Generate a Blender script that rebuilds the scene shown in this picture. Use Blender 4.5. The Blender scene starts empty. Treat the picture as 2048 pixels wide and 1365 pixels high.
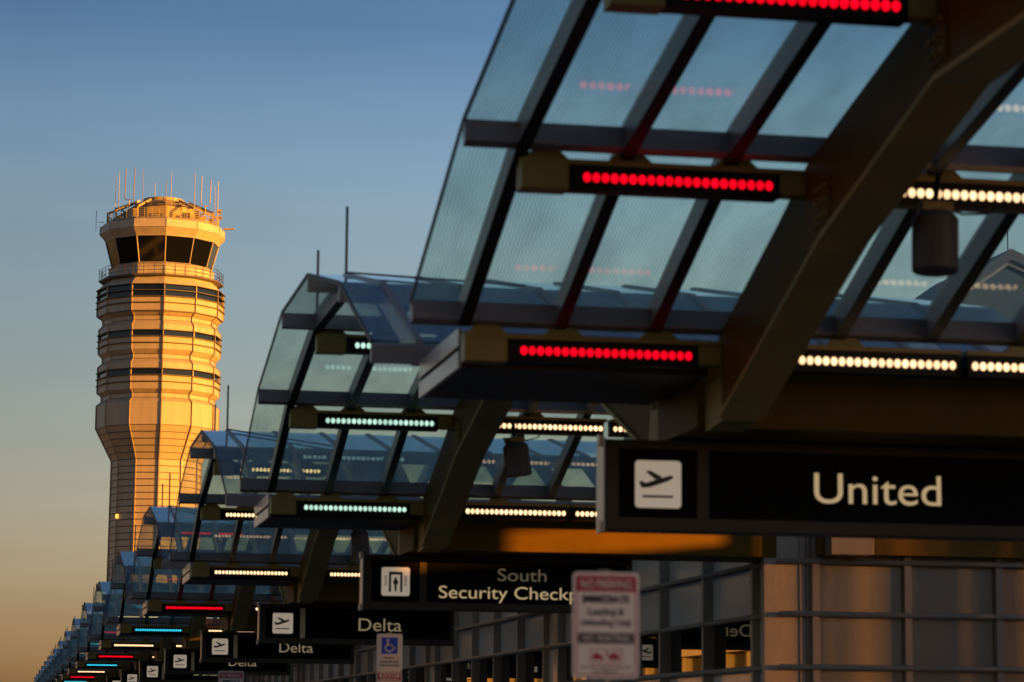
import bpy, bmesh, math, random
from mathutils import Vector, Matrix
random.seed(7)
R = math.radians
scene = bpy.context.scene
col = scene.collection

# ------------------------------------------------------------------ camera
CAM_Z = 1.6
cam_d = bpy.data.cameras.new("camera")
cam = bpy.data.objects.new("camera", cam_d)
col.objects.link(cam)
scene.camera = cam
F_PX, ROLL, VX, VY = 5300.0, 0.00811, 0.039, 1456.58      # focal length in photo pixels, road vanishing point
def camera_axes():
    dx, dy = VX - 1024, VY - 682.5
    c, s = math.cos(ROLL), math.sin(ROLL)
    x0, y0 = c * dx + s * dy, -s * dx + c * dy
    d = Vector((x0, y0, F_PX)).normalized()
    p = math.atan2(y0, F_PX)
    up = Vector((0, -math.cos(p), math.sin(p)))
    right = d.cross(up)
    rows = []
    for v in (right, d, up):
        rows.append(Vector((v.x * c - v.y * s, v.x * s + v.y * c, v.z)))
    return rows
_r = camera_axes()
m = Matrix(((_r[0].x, -_r[0].y, -_r[0].z), (_r[1].x, -_r[1].y, -_r[1].z), (_r[2].x, -_r[2].y, -_r[2].z)))
cam.matrix_world = Matrix.Translation((0, 0, CAM_Z)) @ m.to_4x4()
cam_d.sensor_width = 36.0
cam_d.lens = F_PX / 2048 * 36
cam_d.clip_start, cam_d.clip_end = 0.1, 30000
cam_d.dof.use_dof = True
cam_d.dof.focus_distance = 290
cam_d.dof.aperture_fstop = 3.45

# ------------------------------------------------------------------ sky, sun, exposure
SUN_AZ, SUN_EL = 122.0, 4.5            # azimuth clockwise from +Y (the road direction)
world = bpy.data.worlds.new("World")
scene.world = world
world.use_nodes = True
nt = world.node_tree
nt.nodes.clear()
def N(tree, t, **kw):
    n = tree.nodes.new(t)
    for k, v in kw.items(): setattr(n, k, v)
    return n
w_out = N(nt, "ShaderNodeOutputWorld")
w_bg = N(nt, "ShaderNodeBackground")
w_sky = N(nt, "ShaderNodeTexSky", sky_type='NISHITA', sun_disc=False)
w_sky.sun_elevation = R(SUN_EL)
w_sky.sun_rotation = R(SUN_AZ)
w_sky.air_density, w_sky.dust_density, w_sky.ozone_density = 1.0, 1.2, 1.5
w_bg.inputs['Strength'].default_value = 0.05
# evening tint of the air by elevation: orange haze at the horizon, deeper blue above
w_tc = N(nt, "ShaderNodeTexCoord"); w_sep = N(nt, "ShaderNodeSeparateXYZ")
w_map = N(nt, "ShaderNodeMapRange"); w_map.inputs['From Min'].default_value = 0.0; w_map.inputs['From Max'].default_value = 1.0
w_ramp = N(nt, "ShaderNodeValToRGB")
nt.links.new(w_tc.outputs['Generated'], w_sep.inputs[0]); nt.links.new(w_sep.outputs['Z'], w_map.inputs['Value'])
nt.links.new(w_map.outputs[0], w_ramp.inputs[0])
SKY_STOPS = [(0.0, (0.7227, 0.5772, 0.755)), (0.039, (0.7636, 0.59, 0.7675)), (0.086, (0.7846, 0.6342, 0.7164)), (0.142, (0.669, 0.6223, 0.6991)), (0.196, (0.682, 0.6862, 0.8157)), (0.231, (0.5647, 0.6291, 0.8187)), (0.262, (0.3654, 0.4703, 0.6976)), (0.45, (0.24, 0.28, 0.40)), (1.0, (0.10, 0.115, 0.17))]
el = w_ramp.color_ramp.elements
el[0].position, el[0].color = SKY_STOPS[0][0], (*SKY_STOPS[0][1], 1)
el[1].position, el[1].color = SKY_STOPS[-1][0], (*SKY_STOPS[-1][1], 1)
for p, c in SKY_STOPS[1:-1]:
    e = el.new(p); e.color = (*c, 1)
w_mul = N(nt, "ShaderNodeMix", data_type='RGBA', blend_type='MULTIPLY'); w_mul.inputs[0].default_value = 1.0
w_gain = N(nt, 'ShaderNodeVectorMath', operation='SCALE'); w_gain.inputs['Scale'].default_value = 2.5
nt.links.new(w_sky.outputs[0], w_mul.inputs[6]); nt.links.new(w_ramp.outputs[0], w_gain.inputs[0]); nt.links.new(w_gain.outputs[0], w_mul.inputs[7])
# faint uneven haze
w_nm = N(nt, "ShaderNodeMapping"); w_nm.inputs['Scale'].default_value = (3, 3, 22); w_nz = N(nt, "ShaderNodeTexNoise"); w_nz.inputs['Scale'].default_value = 2.2; w_nz.inputs['Detail'].default_value = 5
w_nr = N(nt, "ShaderNodeMapRange"); w_nr.inputs['From Min'].default_value = 0.3; w_nr.inputs['From Max'].default_value = 0.7; w_nr.inputs['To Min'].default_value = 0.96; w_nr.inputs['To Max'].default_value = 1.04
nt.links.new(w_tc.outputs['Generated'], w_nm.inputs[0]); nt.links.new(w_nm.outputs[0], w_nz.inputs['Vector']); nt.links.new(w_nz.outputs['Fac'], w_nr.inputs['Value'])
w_hz = N(nt, "ShaderNodeVectorMath", operation='SCALE'); nt.links.new(w_mul.outputs[2], w_hz.inputs[0]); nt.links.new(w_nr.outputs[0], w_hz.inputs['Scale'])
# the sky is a little brighter towards the sun's side
w_ax = N(nt, "ShaderNodeMapRange"); w_ax.inputs['From Min'].default_value = 0.0; w_ax.inputs['From Max'].default_value = 0.30; w_ax.inputs['To Min'].default_value = 0.84; w_ax.inputs['To Max'].default_value = 1.36
nt.links.new(w_sep.outputs['X'], w_ax.inputs['Value'])
w_az = N(nt, "ShaderNodeVectorMath", operation='SCALE'); nt.links.new(w_hz.outputs[0], w_az.inputs[0]); nt.links.new(w_ax.outputs[0], w_az.inputs['Scale'])
nt.links.new(w_az.outputs[0], w_bg.inputs['Color'])
nt.links.new(w_bg.outputs[0], w_out.inputs[0])

sun_d = bpy.data.lights.new("sun", 'SUN'); sun = bpy.data.objects.new("sun", sun_d); col.objects.link(sun)
sun_d.energy, sun_d.angle, sun_d.color = 5.0, R(0.5), (1.0, 0.37, 0.018)
sun_dir = Vector((math.sin(R(SUN_AZ)) * math.cos(R(SUN_EL)), math.cos(R(SUN_AZ)) * math.cos(R(SUN_EL)), math.sin(R(SUN_EL))))
sun.rotation_euler = sun_dir.to_track_quat('Z', 'Y').to_euler()
sun.location = sun_dir * 100

scene.view_settings.view_transform = 'Standard'
scene.view_settings.look = 'None'
scene.view_settings.exposure = 1.27
scene.view_settings.gamma = 1.0
scene.view_settings.use_curve_mapping = False
scene.render.engine = 'CYCLES'
scene.cycles.use_denoising = True
scene.cycles.max_bounces = 8
scene.cycles.transparent_max_bounces = 96
scene.cycles.sample_clamp_indirect = 4.0
scene.cycles.caustics_reflective = False
scene.cycles.caustics_refractive = False

# ------------------------------------------------------------------ materials
def mat(name, color, rough=0.5, metal=0.0, noise=0.0, nscale=3.0, emit=None, spec=None, bump=0.0, stretch=None):
    mt = bpy.data.materials.new(name); mt.use_nodes = True
    t = mt.node_tree; b = t.nodes['Principled BSDF']
    b.inputs['Base Color'].default_value = (*color, 1)
    b.inputs['Roughness'].default_value = rough
    b.inputs['Metallic'].default_value = metal
    if spec is not None: b.inputs['Specular IOR Level'].default_value = spec
    if emit:
        b.inputs['Emission Color'].default_value = (*emit[0], 1); b.inputs['Emission Strength'].default_value = emit[1]
    if noise or bump:
        tc = N(t, "ShaderNodeTexCoord"); mp = N(t, "ShaderNodeMapping")
        if stretch: mp.inputs['Scale'].default_value = stretch
        nz = N(t, "ShaderNodeTexNoise"); nz.inputs['Scale'].default_value = nscale; nz.inputs['Detail'].default_value = 6; nz.inputs['Roughness'].default_value = 0.6
        t.links.new(tc.outputs['Object'], mp.inputs[0]); t.links.new(mp.outputs[0], nz.inputs['Vector'])
        if noise:
            mr = N(t, "ShaderNodeMapRange"); mr.inputs['From Min'].default_value = 0.25; mr.inputs['From Max'].default_value = 0.75
            mr.inputs['To Min'].default_value = 1 - noise; mr.inputs['To Max'].default_value = 1 + noise
            mx = N(t, "ShaderNodeMix", data_type='RGBA', blend_type='MULTIPLY'); mx.inputs[0].default_value = 1
            mx.inputs[6].default_value = (*color, 1)
            t.links.new(nz.outputs['Fac'], mr.inputs['Value']); t.links.new(mr.outputs[0], mx.inputs[7])
            t.links.new(mx.outputs[2], b.inputs['Base Color'])
            mr2 = N(t, "ShaderNodeMapRange"); mr2.inputs['To Min'].default_value = max(rough - 0.12, 0.02); mr2.inputs['To Max'].default_value = min(rough + 0.12, 1)
            t.links.new(nz.outputs['Fac'], mr2.inputs['Value']); t.links.new(mr2.outputs[0], b.inputs['Roughness'])
        if bump:
            bp = N(t, "ShaderNodeBump"); bp.inputs['Strength'].default_value = bump; bp.inputs['Distance'].default_value = 0.02
            t.links.new(nz.outputs['Fac'], bp.inputs['Height']); t.links.new(bp.outputs[0], b.inputs['Normal'])
    return mt

def glass_mat(name, tint, frit=True, ior=1.55):
    """clear laminated glass with fine printed lines; reflects by its own Fresnel on the face one looks at"""
    mt = bpy.data.materials.new(name); mt.use_nodes = True
    t = mt.node_tree; t.nodes.clear()
    out = N(t, "ShaderNodeOutputMaterial"); mix = N(t, "ShaderNodeMixShader"); mix2 = N(t, "ShaderNodeMixShader")
    tr = N(t, "ShaderNodeBsdfTransparent"); gl = N(t, "ShaderNodeBsdfGlossy"); gl.inputs['Roughness'].default_value = 0.03
    df = N(t, "ShaderNodeBsdfTranslucent"); df.inputs['Color'].default_value = (0.68, 0.86, 0.78, 1)
    tr.inputs['Color'].default_value = (*tint, 1); gl.inputs['Color'].default_value = (0.85, 0.93, 0.97, 1)
    fr = N(t, "ShaderNodeFresnel"); fr.inputs['IOR'].default_value = ior
    geo = N(t, "ShaderNodeNewGeometry")
    inv = N(t, "ShaderNodeMath", operation='SUBTRACT'); inv.inputs[0].default_value = 1.0
    t.links.new(geo.outputs['Backfacing'], inv.inputs[1])
    m1 = N(t, "ShaderNodeMath", operation='MULTIPLY'); t.links.new(fr.outputs[0], m1.inputs[0]); t.links.new(inv.outputs[0], m1.inputs[1])
    m2 = N(t, "ShaderNodeMath", operation='MULTIPLY', use_clamp=True); m2.inputs[1].default_value = 1.2; t.links.new(m1.outputs[0], m2.inputs[0])
    tc = N(t, "ShaderNodeTexCoord")
    # dirt film and water marks
    mp = N(t, "ShaderNodeMapping"); mp.inputs['Scale'].default_value = (2.2, 0.8, 0.8)
    nz = N(t, "ShaderNodeTexNoise"); nz.inputs['Scale'].default_value = 1.6; nz.inputs['Detail'].default_value = 5
    t.links.new(tc.outputs['Object'], mp.inputs[0]); t.links.new(mp.outputs[0], nz.inputs['Vector'])
    dm = N(t, "ShaderNodeMapRange"); dm.inputs['From Min'].default_value = 0.4; dm.inputs['From Max'].default_value = 0.75; dm.inputs['To Min'].default_value = 0.03; dm.inputs['To Max'].default_value = 0.32
    t.links.new(nz.outputs['Fac'], dm.inputs['Value'])
    fac = dm.outputs[0]
    if frit:
        sx = N(t, "ShaderNodeSeparateXYZ"); t.links.new(tc.outputs['Object'], sx.inputs[0])
        f1 = N(t, "ShaderNodeMath", operation='MULTIPLY'); f1.inputs[1].default_value = 2 * math.pi / 0.026; t.links.new(sx.outputs['X'], f1.inputs[0])
        f2 = N(t, "ShaderNodeMath", operation='SINE'); t.links.new(f1.outputs[0], f2.inputs[0])
        f3 = N(t, "ShaderNodeMapRange"); f3.inputs['From Min'].default_value = -0.1; f3.inputs['From Max'].default_value = 0.5; f3.inputs['To Min'].default_value = 0.0; f3.inputs['To Max'].default_value = 0.36
        t.links.new(f2.outputs[0], f3.inputs['Value'])
        f4 = N(t, "ShaderNodeMath", operation='ADD', use_clamp=True); t.links.new(f3.outputs[0], f4.inputs[0]); t.links.new(fac, f4.inputs[1]); fac = f4.outputs[0]
    fo = N(t, "ShaderNodeMath", operation='MULTIPLY'); t.links.new(fac, fo.inputs[0]); t.links.new(inv.outputs[0], fo.inputs[1])
    t.links.new(fo.outputs[0], mix2.inputs[0]); t.links.new(tr.outputs[0], mix2.inputs[1]); t.links.new(df.outputs[0], mix2.inputs[2])
    t.links.new(m2.outputs[0], mix.inputs[0]); t.links.new(mix2.outputs[0], mix.inputs[1]); t.links.new(gl.outputs[0], mix.inputs[2])
    t.links.new(mix.outputs[0], out.inputs[0])
    return mt

M = {
    'glass': glass_mat("canopy glass", (0.94, 0.995, 0.925)),
    'bar': mat("grey painted glazing bar", (0.33, 0.275, 0.26), 0.42, 0.1, 0.12, 4),
    'matt_black': mat("matt black", (0.012, 0.012, 0.013), 0.6),
    'arch': mat("ochre painted steel", (0.14, 0.078, 0.010), 0.55, 0.0, 0.22, 1.1, spec=0.06),
    'flange': mat("ochre steel with lit edge tone", (0.42, 0.30, 0.10), 0.5, 0.0, 0.15, 2, spec=0.15),  # golden highlight of the lit arch edges put into the base colour
    'gutter': mat("brown painted gutter", (0.06, 0.036, 0.012), 0.5, 0.0, 0.15, 1.2, spec=0.25),
    'endcap': mat("brushed aluminium cap", (0.50, 0.45, 0.42), 0.34, 0.5, 0.12, 6),
    'mustard': mat("mustard light housing", (0.36, 0.24, 0.045), 0.45, 0.0, 0.1, 5),
    'black': mat("black light housing", (0.008, 0.007, 0.006), 0.5, spec=0.2),
    'led_red': mat("red led", (0.05, 0.0, 0.0), 0.3, emit=((1.0, 0.0, 0.012), 0.62)),
    'led_cyan': mat("cyan led", (0.0, 0.05, 0.05), 0.3, emit=((0.03, 0.55, 0.75), 0.6)),
    'led_pale': mat("pale green white led", (0.05, 0.05, 0.05), 0.3, emit=((0.42, 0.66, 0.56), 0.55)),
    'led_warm': mat("warm white led", (0.05, 0.05, 0.05), 0.3, emit=((1.0, 0.62, 0.32), 0.85)),
    'signblack': mat("black sign face", (0.003, 0.003, 0.003), 0.5, spec=0.05),
    'signframe': mat("dark bronze sign frame", (0.060, 0.046, 0.030), 0.5, 0.0, 0.15, 6, spec=0.2),
    'letter': mat("backlit cream lettering", (0.70, 0.60, 0.42), 0.5, emit=((1.0, 0.72, 0.37), 0.15)),
    'letter_dim': mat("dim backlit lettering", (0.60, 0.52, 0.38), 0.5, emit=((1.0, 0.74, 0.42), 0.025)),
    'letter_mid': mat("half bright backlit lettering", (0.62, 0.54, 0.38), 0.5, emit=((1.0, 0.74, 0.40), 0.07)),
    'pict': mat("pale pictogram plate", (0.70, 0.64, 0.56), 0.5, 0, 0.05, 5, emit=((1.0, 0.80, 0.60), 0.11)),
    'tan': mat("tan strip with reflected light tone", (0.75, 0.55, 0.30), 0.45),  # reflected light on the divider put into its base colour
    'rod': mat("grey lightning rod", (0.10, 0.10, 0.11), 0.5, 0.4),
    'speaker': mat("brown speaker shell", (0.085, 0.065, 0.058), 0.55, 0, 0.1, 8),
    'plate': mat("white sign plate", (0.76, 0.74, 0.73), 0.5, 0, 0.08, 8),
    'plate_cream': mat("cream sign plate", (0.78, 0.74, 0.66), 0.5, 0, 0.06, 8),
    'red': mat("red sign paint", (0.40, 0.010, 0.035), 0.5),
    'ink': mat("black sign ink", (0.012, 0.012, 0.012), 0.55),
    'grey_ink': mat("grey small print", (0.22, 0.20, 0.19), 0.6),
    'blue': mat("blue sign paint", (0.004, 0.06, 0.60), 0.5),
    'post': mat("galvanised post", (0.20, 0.20, 0.20), 0.5, 0.6, 0.15, 9),
    'asphalt': mat("asphalt", (0.05, 0.05, 0.052), 0.9, 0, 0.3, 2.0, bump=0.3),
    'pave': mat("concrete paving", (0.26, 0.25, 0.23), 0.85, 0, 0.15, 1.5),
    'kerb': mat("kerb concrete", (0.33, 0.32, 0.30), 0.85, 0, 0.15, 2),
    'paint': mat("road paint", (0.7, 0.7, 0.68), 0.7, 0, 0.15, 4),
    'grass': mat("ground far", (0.06, 0.075, 0.035), 0.95, 0, 0.3, 0.05),
    'wall': mat("terminal wall", (0.22, 0.21, 0.20), 0.7, 0, 0.1, 0.6),
    'roofmetal': mat("grey roof metal", (0.28, 0.29, 0.30), 0.5, 0.2, 0.1, 0.8),
    'spandrel': mat("glossy grey spandrel panel", (0.74, 0.71, 0.67), 0.24, 0.1, 0.06, 0.7),
    'endpanel': mat("satin brown grey panel", (0.32, 0.265, 0.185), 0.38, 0.1, 0.10, 1.1),
    'cornice': mat("ochre soffit panel", (0.22, 0.125, 0.02), 0.5, 0.0, 0.3, 0.9, spec=0.1),
    'mullion': mat("aluminium mullion", (0.42, 0.35, 0.27), 0.42, 0.0, 0.1, 4),
    'window': mat("dark mirror window", (0.006, 0.007, 0.008), 0.015, 0.0, spec=1.0),
    'garage': mat("garage concrete", (0.42, 0.36, 0.28), 0.85, 0, 0.15, 0.4),
    'garage_dark': mat("garage opening", (0.02, 0.02, 0.02), 0.8),
    'tower': mat("beige tower panel", (0.455, 0.38, 0.262), 0.5, 0, 0.15, 0.8, stretch=(1.6, 1.6, 0.14)),
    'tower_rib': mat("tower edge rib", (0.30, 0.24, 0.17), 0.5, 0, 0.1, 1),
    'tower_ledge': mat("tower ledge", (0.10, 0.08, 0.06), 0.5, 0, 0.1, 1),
    'tower_white': mat("pale fascia panel", (0.52, 0.44, 0.32), 0.55, 0, 0.22, 0.9, stretch=(1, 1, 0.5)),
    'tower_glass': mat("tower window glass", (0.006, 0.010, 0.016), 0.06, 0.0, 0, spec=0.35),
    'cab_glass': mat("cab window glass", (0.004, 0.005, 0.006), 0.03, 0.0, spec=0.35),
    'dark_metal': mat("dark railing metal", (0.07, 0.055, 0.045), 0.5, 0.4),
    'yellow_steel': mat("yellow tower steel", (0.42, 0.33, 0.16), 0.5, 0, 0.15, 1.5),
    'whip': mat("pale antenna", (0.30, 0.26, 0.21), 0.5),
    'whip_dark': mat("dark antenna", (0.12, 0.09, 0.08), 0.5),
    'lamp_amber': mat("amber lamp", (0.4, 0.2, 0.02), 0.4, emit=((1.0, 0.5, 0.08), 0.7)),
}

for k_ in ('led_red', 'led_cyan', 'led_pale', 'led_warm'):      # each lamp a little different in output
    t_ = M[k_].node_tree; oi = N(t_, "ShaderNodeObjectInfo"); mr = N(t_, "ShaderNodeMapRange"); b_ = t_.nodes['Principled BSDF']; e0 = b_.inputs['Emission Strength'].default_value
    mr.inputs['To Min'].default_value = e0*0.82; mr.inputs['To Max'].default_value = e0*1.15
    t_.links.new(oi.outputs['Random'], mr.inputs['Value']); t_.links.new(mr.outputs[0], b_.inputs['Emission Strength'])

# ------------------------------------------------------------------ mesh helpers
class MB:
    def __init__(self): self.bm = bmesh.new()
    def box(self, a, b):
        x0, y0, z0 = a; x1, y1, z1 = b
        v = [self.bm.verts.new(p) for p in ((x0,y0,z0),(x1,y0,z0),(x1,y1,z0),(x0,y1,z0),(x0,y0,z1),(x1,y0,z1),(x1,y1,z1),(x0,y1,z1))]
        for f in ((0,3,2,1),(4,5,6,7),(0,1,5,4),(1,2,6,5),(2,3,7,6),(3,0,4,7)): self.bm.faces.new([v[i] for i in f])
        return self
    def prism(self, poly, axis, a, b):
        """poly: 2-D points; axis 'x': points are (y,z) extruded from x=a to x=b; 'y': (x,z); 'z': (x,y)"""
        def P(q, t):
            return (t, q[0], q[1]) if axis == 'x' else (q[0], t, q[1]) if axis == 'y' else (q[0], q[1], t)
        lo = [self.bm.verts.new(P(q, a)) for q in poly]; hi = [self.bm.verts.new(P(q, b)) for q in poly]
        n = len(poly)
        self.bm.faces.new(lo); self.bm.faces.new(list(reversed(hi)))
        for i in range(n): self.bm.faces.new((lo[i], hi[i], hi[(i+1) % n], lo[(i+1) % n]))
        return self
    def strip(self, outer, inner, a, b):
        """a closed band between two open 2-D (y,z) polylines of equal length, extruded in x"""
        n = len(outer); V = []
        for x in (a, b):
            V.append(([self.bm.verts.new((x, *p)) for p in outer], [self.bm.verts.new((x, *p)) for p in inner]))
        (o0, i0), (o1, i1) = V
        for k in range(n - 1):
            self.bm.faces.new((o0[k], o0[k+1], i0[k+1], i0[k])); self.bm.faces.new((o1[k], i1[k], i1[k+1], o1[k+1]))
            self.bm.faces.new((o0[k], o1[k], o1[k+1], o0[k+1])); self.bm.faces.new((i0[k], i0[k+1], i1[k+1], i1[k]))
        for k in (0, n - 1): self.bm.faces.new((o0[k], i0[k], i1[k], o1[k]))
        return self
    def tube(self, pts, r, seg=8, r2=None):
        pts = [Vector(p) for p in pts]; rings = []
        for i, p in enumerate(pts):
            d = (pts[min(i+1, len(pts)-1)] - pts[max(i-1, 0)]).normalized()
            u = d.cross(Vector((0.31, 0.2, 0.93)) if abs(d.z) < 0.9 else Vector((1, 0, 0))).normalized(); w = d.cross(u)
            rr = r if r2 is None else r + (r2 - r) * i / (len(pts) - 1)
            rings.append([self.bm.verts.new(p + (u * math.cos(2*math.pi*k/seg) + w * math.sin(2*math.pi*k/seg)) * rr) for k in range(seg)])
        for a, b in zip(rings, rings[1:]):
            for k in range(seg): self.bm.faces.new((a[k], a[(k+1) % seg], b[(k+1) % seg], b[k]))
        self.bm.faces.new(list(reversed(rings[0]))); self.bm.faces.new(rings[-1])
        return self
    def bar(self, p, q, w, h):
        """rectangular bar from p to q, w wide, h high"""
        p, q = Vector(p), Vector(q); d = (q - p).normalized()
        side = d.cross(Vector((0, 0, 1)))
        side = side.normalized() if side.length > 1e-4 else Vector((1, 0, 0))
        up = side.cross(d).normalized()
        c = [(-1,-1),(1,-1),(1,1),(-1,1)]
        A = [self.bm.verts.new(p + side*sx*w/2 + up*sy*h/2) for sx, sy in c]; B = [self.bm.verts.new(q + side*sx*w/2 + up*sy*h/2) for sx, sy in c]
        self.bm.faces.new(list(reversed(A))); self.bm.faces.new(B)
        for k in range(4): self.bm.faces.new((A[k], A[(k+1)%4], B[(k+1)%4], B[k]))
        return self
    def loft(self, rings, close=True, cap=True):
        rr = [[self.bm.verts.new(p) for p in r] for r in rings]
        n = len(rr[0])
        for a, b in zip(rr, rr[1:]):
            for k in range(n if close else n - 1): self.bm.faces.new((a[k], a[(k+1)%n], b[(k+1)%n], b[k]))
        if cap: self.bm.faces.new(list(reversed(rr[0]))); self.bm.faces.new(rr[-1])
        return self
    def build(self, name, material, parent=None, smooth=False, bevel=0.0):
        bm = self.bm
        bmesh.ops.recalc_face_normals(bm, faces=bm.faces[:])
        if bevel: bmesh.ops.bevel(bm, geom=bm.edges[:], offset=bevel, segments=2, affect='EDGES', profile=0.5)
        me = bpy.data.meshes.new(name); bm.to_mesh(me); bm.free()
        me.materials.append(material)
        if smooth:
            for f in me.polygons: f.use_smooth = True
        o = bpy.data.objects.new(name, me); col.objects.link(o)
        if parent: o.parent = parent
        return o

def tag(o, label=None, cat=None, group=None, kind=None):
    if label: o['label'] = label
    if cat: o['category'] = cat
    if group: o['group'] = group
    if kind: o['kind'] = kind
    return o
def empty(name, loc=(0, 0, 0)):
    o = bpy.data.objects.new(name, None); col.objects.link(o); o.location = loc; o.empty_display_size = 0.2
    return o
KIDS = {}
def copy_tree(o, parent=None):
    c = o.copy(); col.objects.link(c)
    if parent: c.parent = parent
    for ch in list(o.children): copy_tree(ch, c)
    return c
def add_copy(src, parent, loc):
    c = src.copy(); col.objects.link(c); c.parent = parent; c.location = loc
    return c

def text_part(body, name, material, parent, cx, cz, y, height, width=None, align='CENTER', depth=0.004, bold=0.0, back=False):
    """flat cut lettering standing on a vertical face that looks towards -Y; cap height given"""
    cu = bpy.data.curves.new(name, 'FONT'); cu.body = body; cu.size = 1.0; cu.align_x = 'LEFT'; cu.extrude = 0.0
    cu.offset = bold
    o = bpy.data.objects.new(name, cu); col.objects.link(o)
    dg = bpy.context.evaluated_depsgraph_get()
    me = bpy.data.meshes.new_from_object(o.evaluated_get(dg)); bpy.data.objects.remove(o); bpy.data.curves.remove(cu)
    xs = [v.co.x for v in me.vertices]
    x0, x1 = min(xs), max(xs)
    s = height / 0.70
    sx = s if width is None else width / (x1 - x0)
    off = -(x0 + x1) / 2 if align == 'CENTER' else -x0
    for v in me.vertices: v.co = ((v.co.x + off) * sx + cx, y, v.co.y * s + cz)
    bm = bmesh.new(); bm.from_mesh(me)
    ret = bmesh.ops.extrude_face_region(bm, geom=bm.faces[:])
    for v in [g for g in ret['geom'] if isinstance(g, bmesh.types.BMVert)]: v.co.y -= depth
    bmesh.ops.recalc_face_normals(bm, faces=bm.faces[:])
    bm.to_mesh(me); bm.free()
    me.materials.clear(); me.materials.append(material)
    t = bpy.data.objects.new(name, me); col.objects.link(t); t.parent = parent
    return t

def rounded(x0, z0, x1, z1, r, n=4):
    pts = []
    for cx, cz, a0 in ((x1-r, z0+r, -90), (x1-r, z1-r, 0), (x0+r, z1-r, 90), (x0+r, z0+r, 180)):
        for k in range(n+1):
            a = R(a0 + 90*k/n); pts.append((cx + r*math.cos(a), cz + r*math.sin(a)))
    return pts
ORD = ["nearest", "second", "third", "fourth", "fifth", "sixth", "seventh", "eighth", "ninth", "tenth", "eleventh", "twelfth", "thirteenth", "fourteenth", "fifteenth", "sixteenth", "seventeenth", "eighteenth"]

# ------------------------------------------------------------------ ground and road
S = 13.716                       # canopy spacing
C0 = 12.456                       # centre of the nearest canopy
NCAN = 17
def slab(name, a, b, material):
    o = MB().box(a, b).build(name, material); o['kind'] = 'structure'; return o
slab("ground", (-3000, -600, -1.0), (3000, 6000, -0.16), M['grass'])
slab("road", (-30, -120, -0.155), (2.2, 420, -0.12), M['asphalt'])
slab("sidewalk", (2.5, -120, -0.15), (34, 270, 0.0), M['pave'])
slab("kerb", (2.2, -120, -0.15), (2.5, 270, 0.004), M['kerb'])
mk = MB()
for lx in (-2.0, -6.0):
    for k in range(-4, 40): mk.box((lx-0.06, k*9.0, -0.1195), (lx+0.06, k*9.0+3, -0.116))
o = mk.build("road_marking", M['paint']); o['kind'] = 'structure'

# ------------------------------------------------------------------ glass canopies
Z = lambda z: z + CAM_Z
PROF = [(-5.85, Z(3.02)), (-3.71, Z(3.84)), (-1.195, Z(4.335)), (1.195, Z(4.335)), (3.71, Z(3.84)), (5.85, Z(3.02))]
def offset_prof(d):
    """profile moved inwards (down) by d along the joint normals"""
    out = []
    for i, p in enumerate(PROF):
        ns = []
        for a, b in ((i-1, i), (i, i+1)):
            if 0 <= a and b < len(PROF):
                dy, dz = PROF[b][0]-PROF[a][0], PROF[b][1]-PROF[a][1]; L = math.hypot(dy, dz); ns.append((dz/L, -dy/L))
        nx = sum(n[0] for n in ns)/len(ns); nz = sum(n[1] for n in ns)/len(ns); L2 = nx*nx + nz*nz
        out.append((p[0] + nx*d/L2, p[1] + nz*d/L2))
    return out
XL, XR = 2.75, 8.7
MX = [3.12 + 0.69*i for i in range(8)]
BAYS = [(XL, MX[0])] + list(zip(MX, MX[1:])) + [(MX[-1], XR)]
AX0, AX1 = 4.99, 5.26            # the arch's web thickness in x

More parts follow.
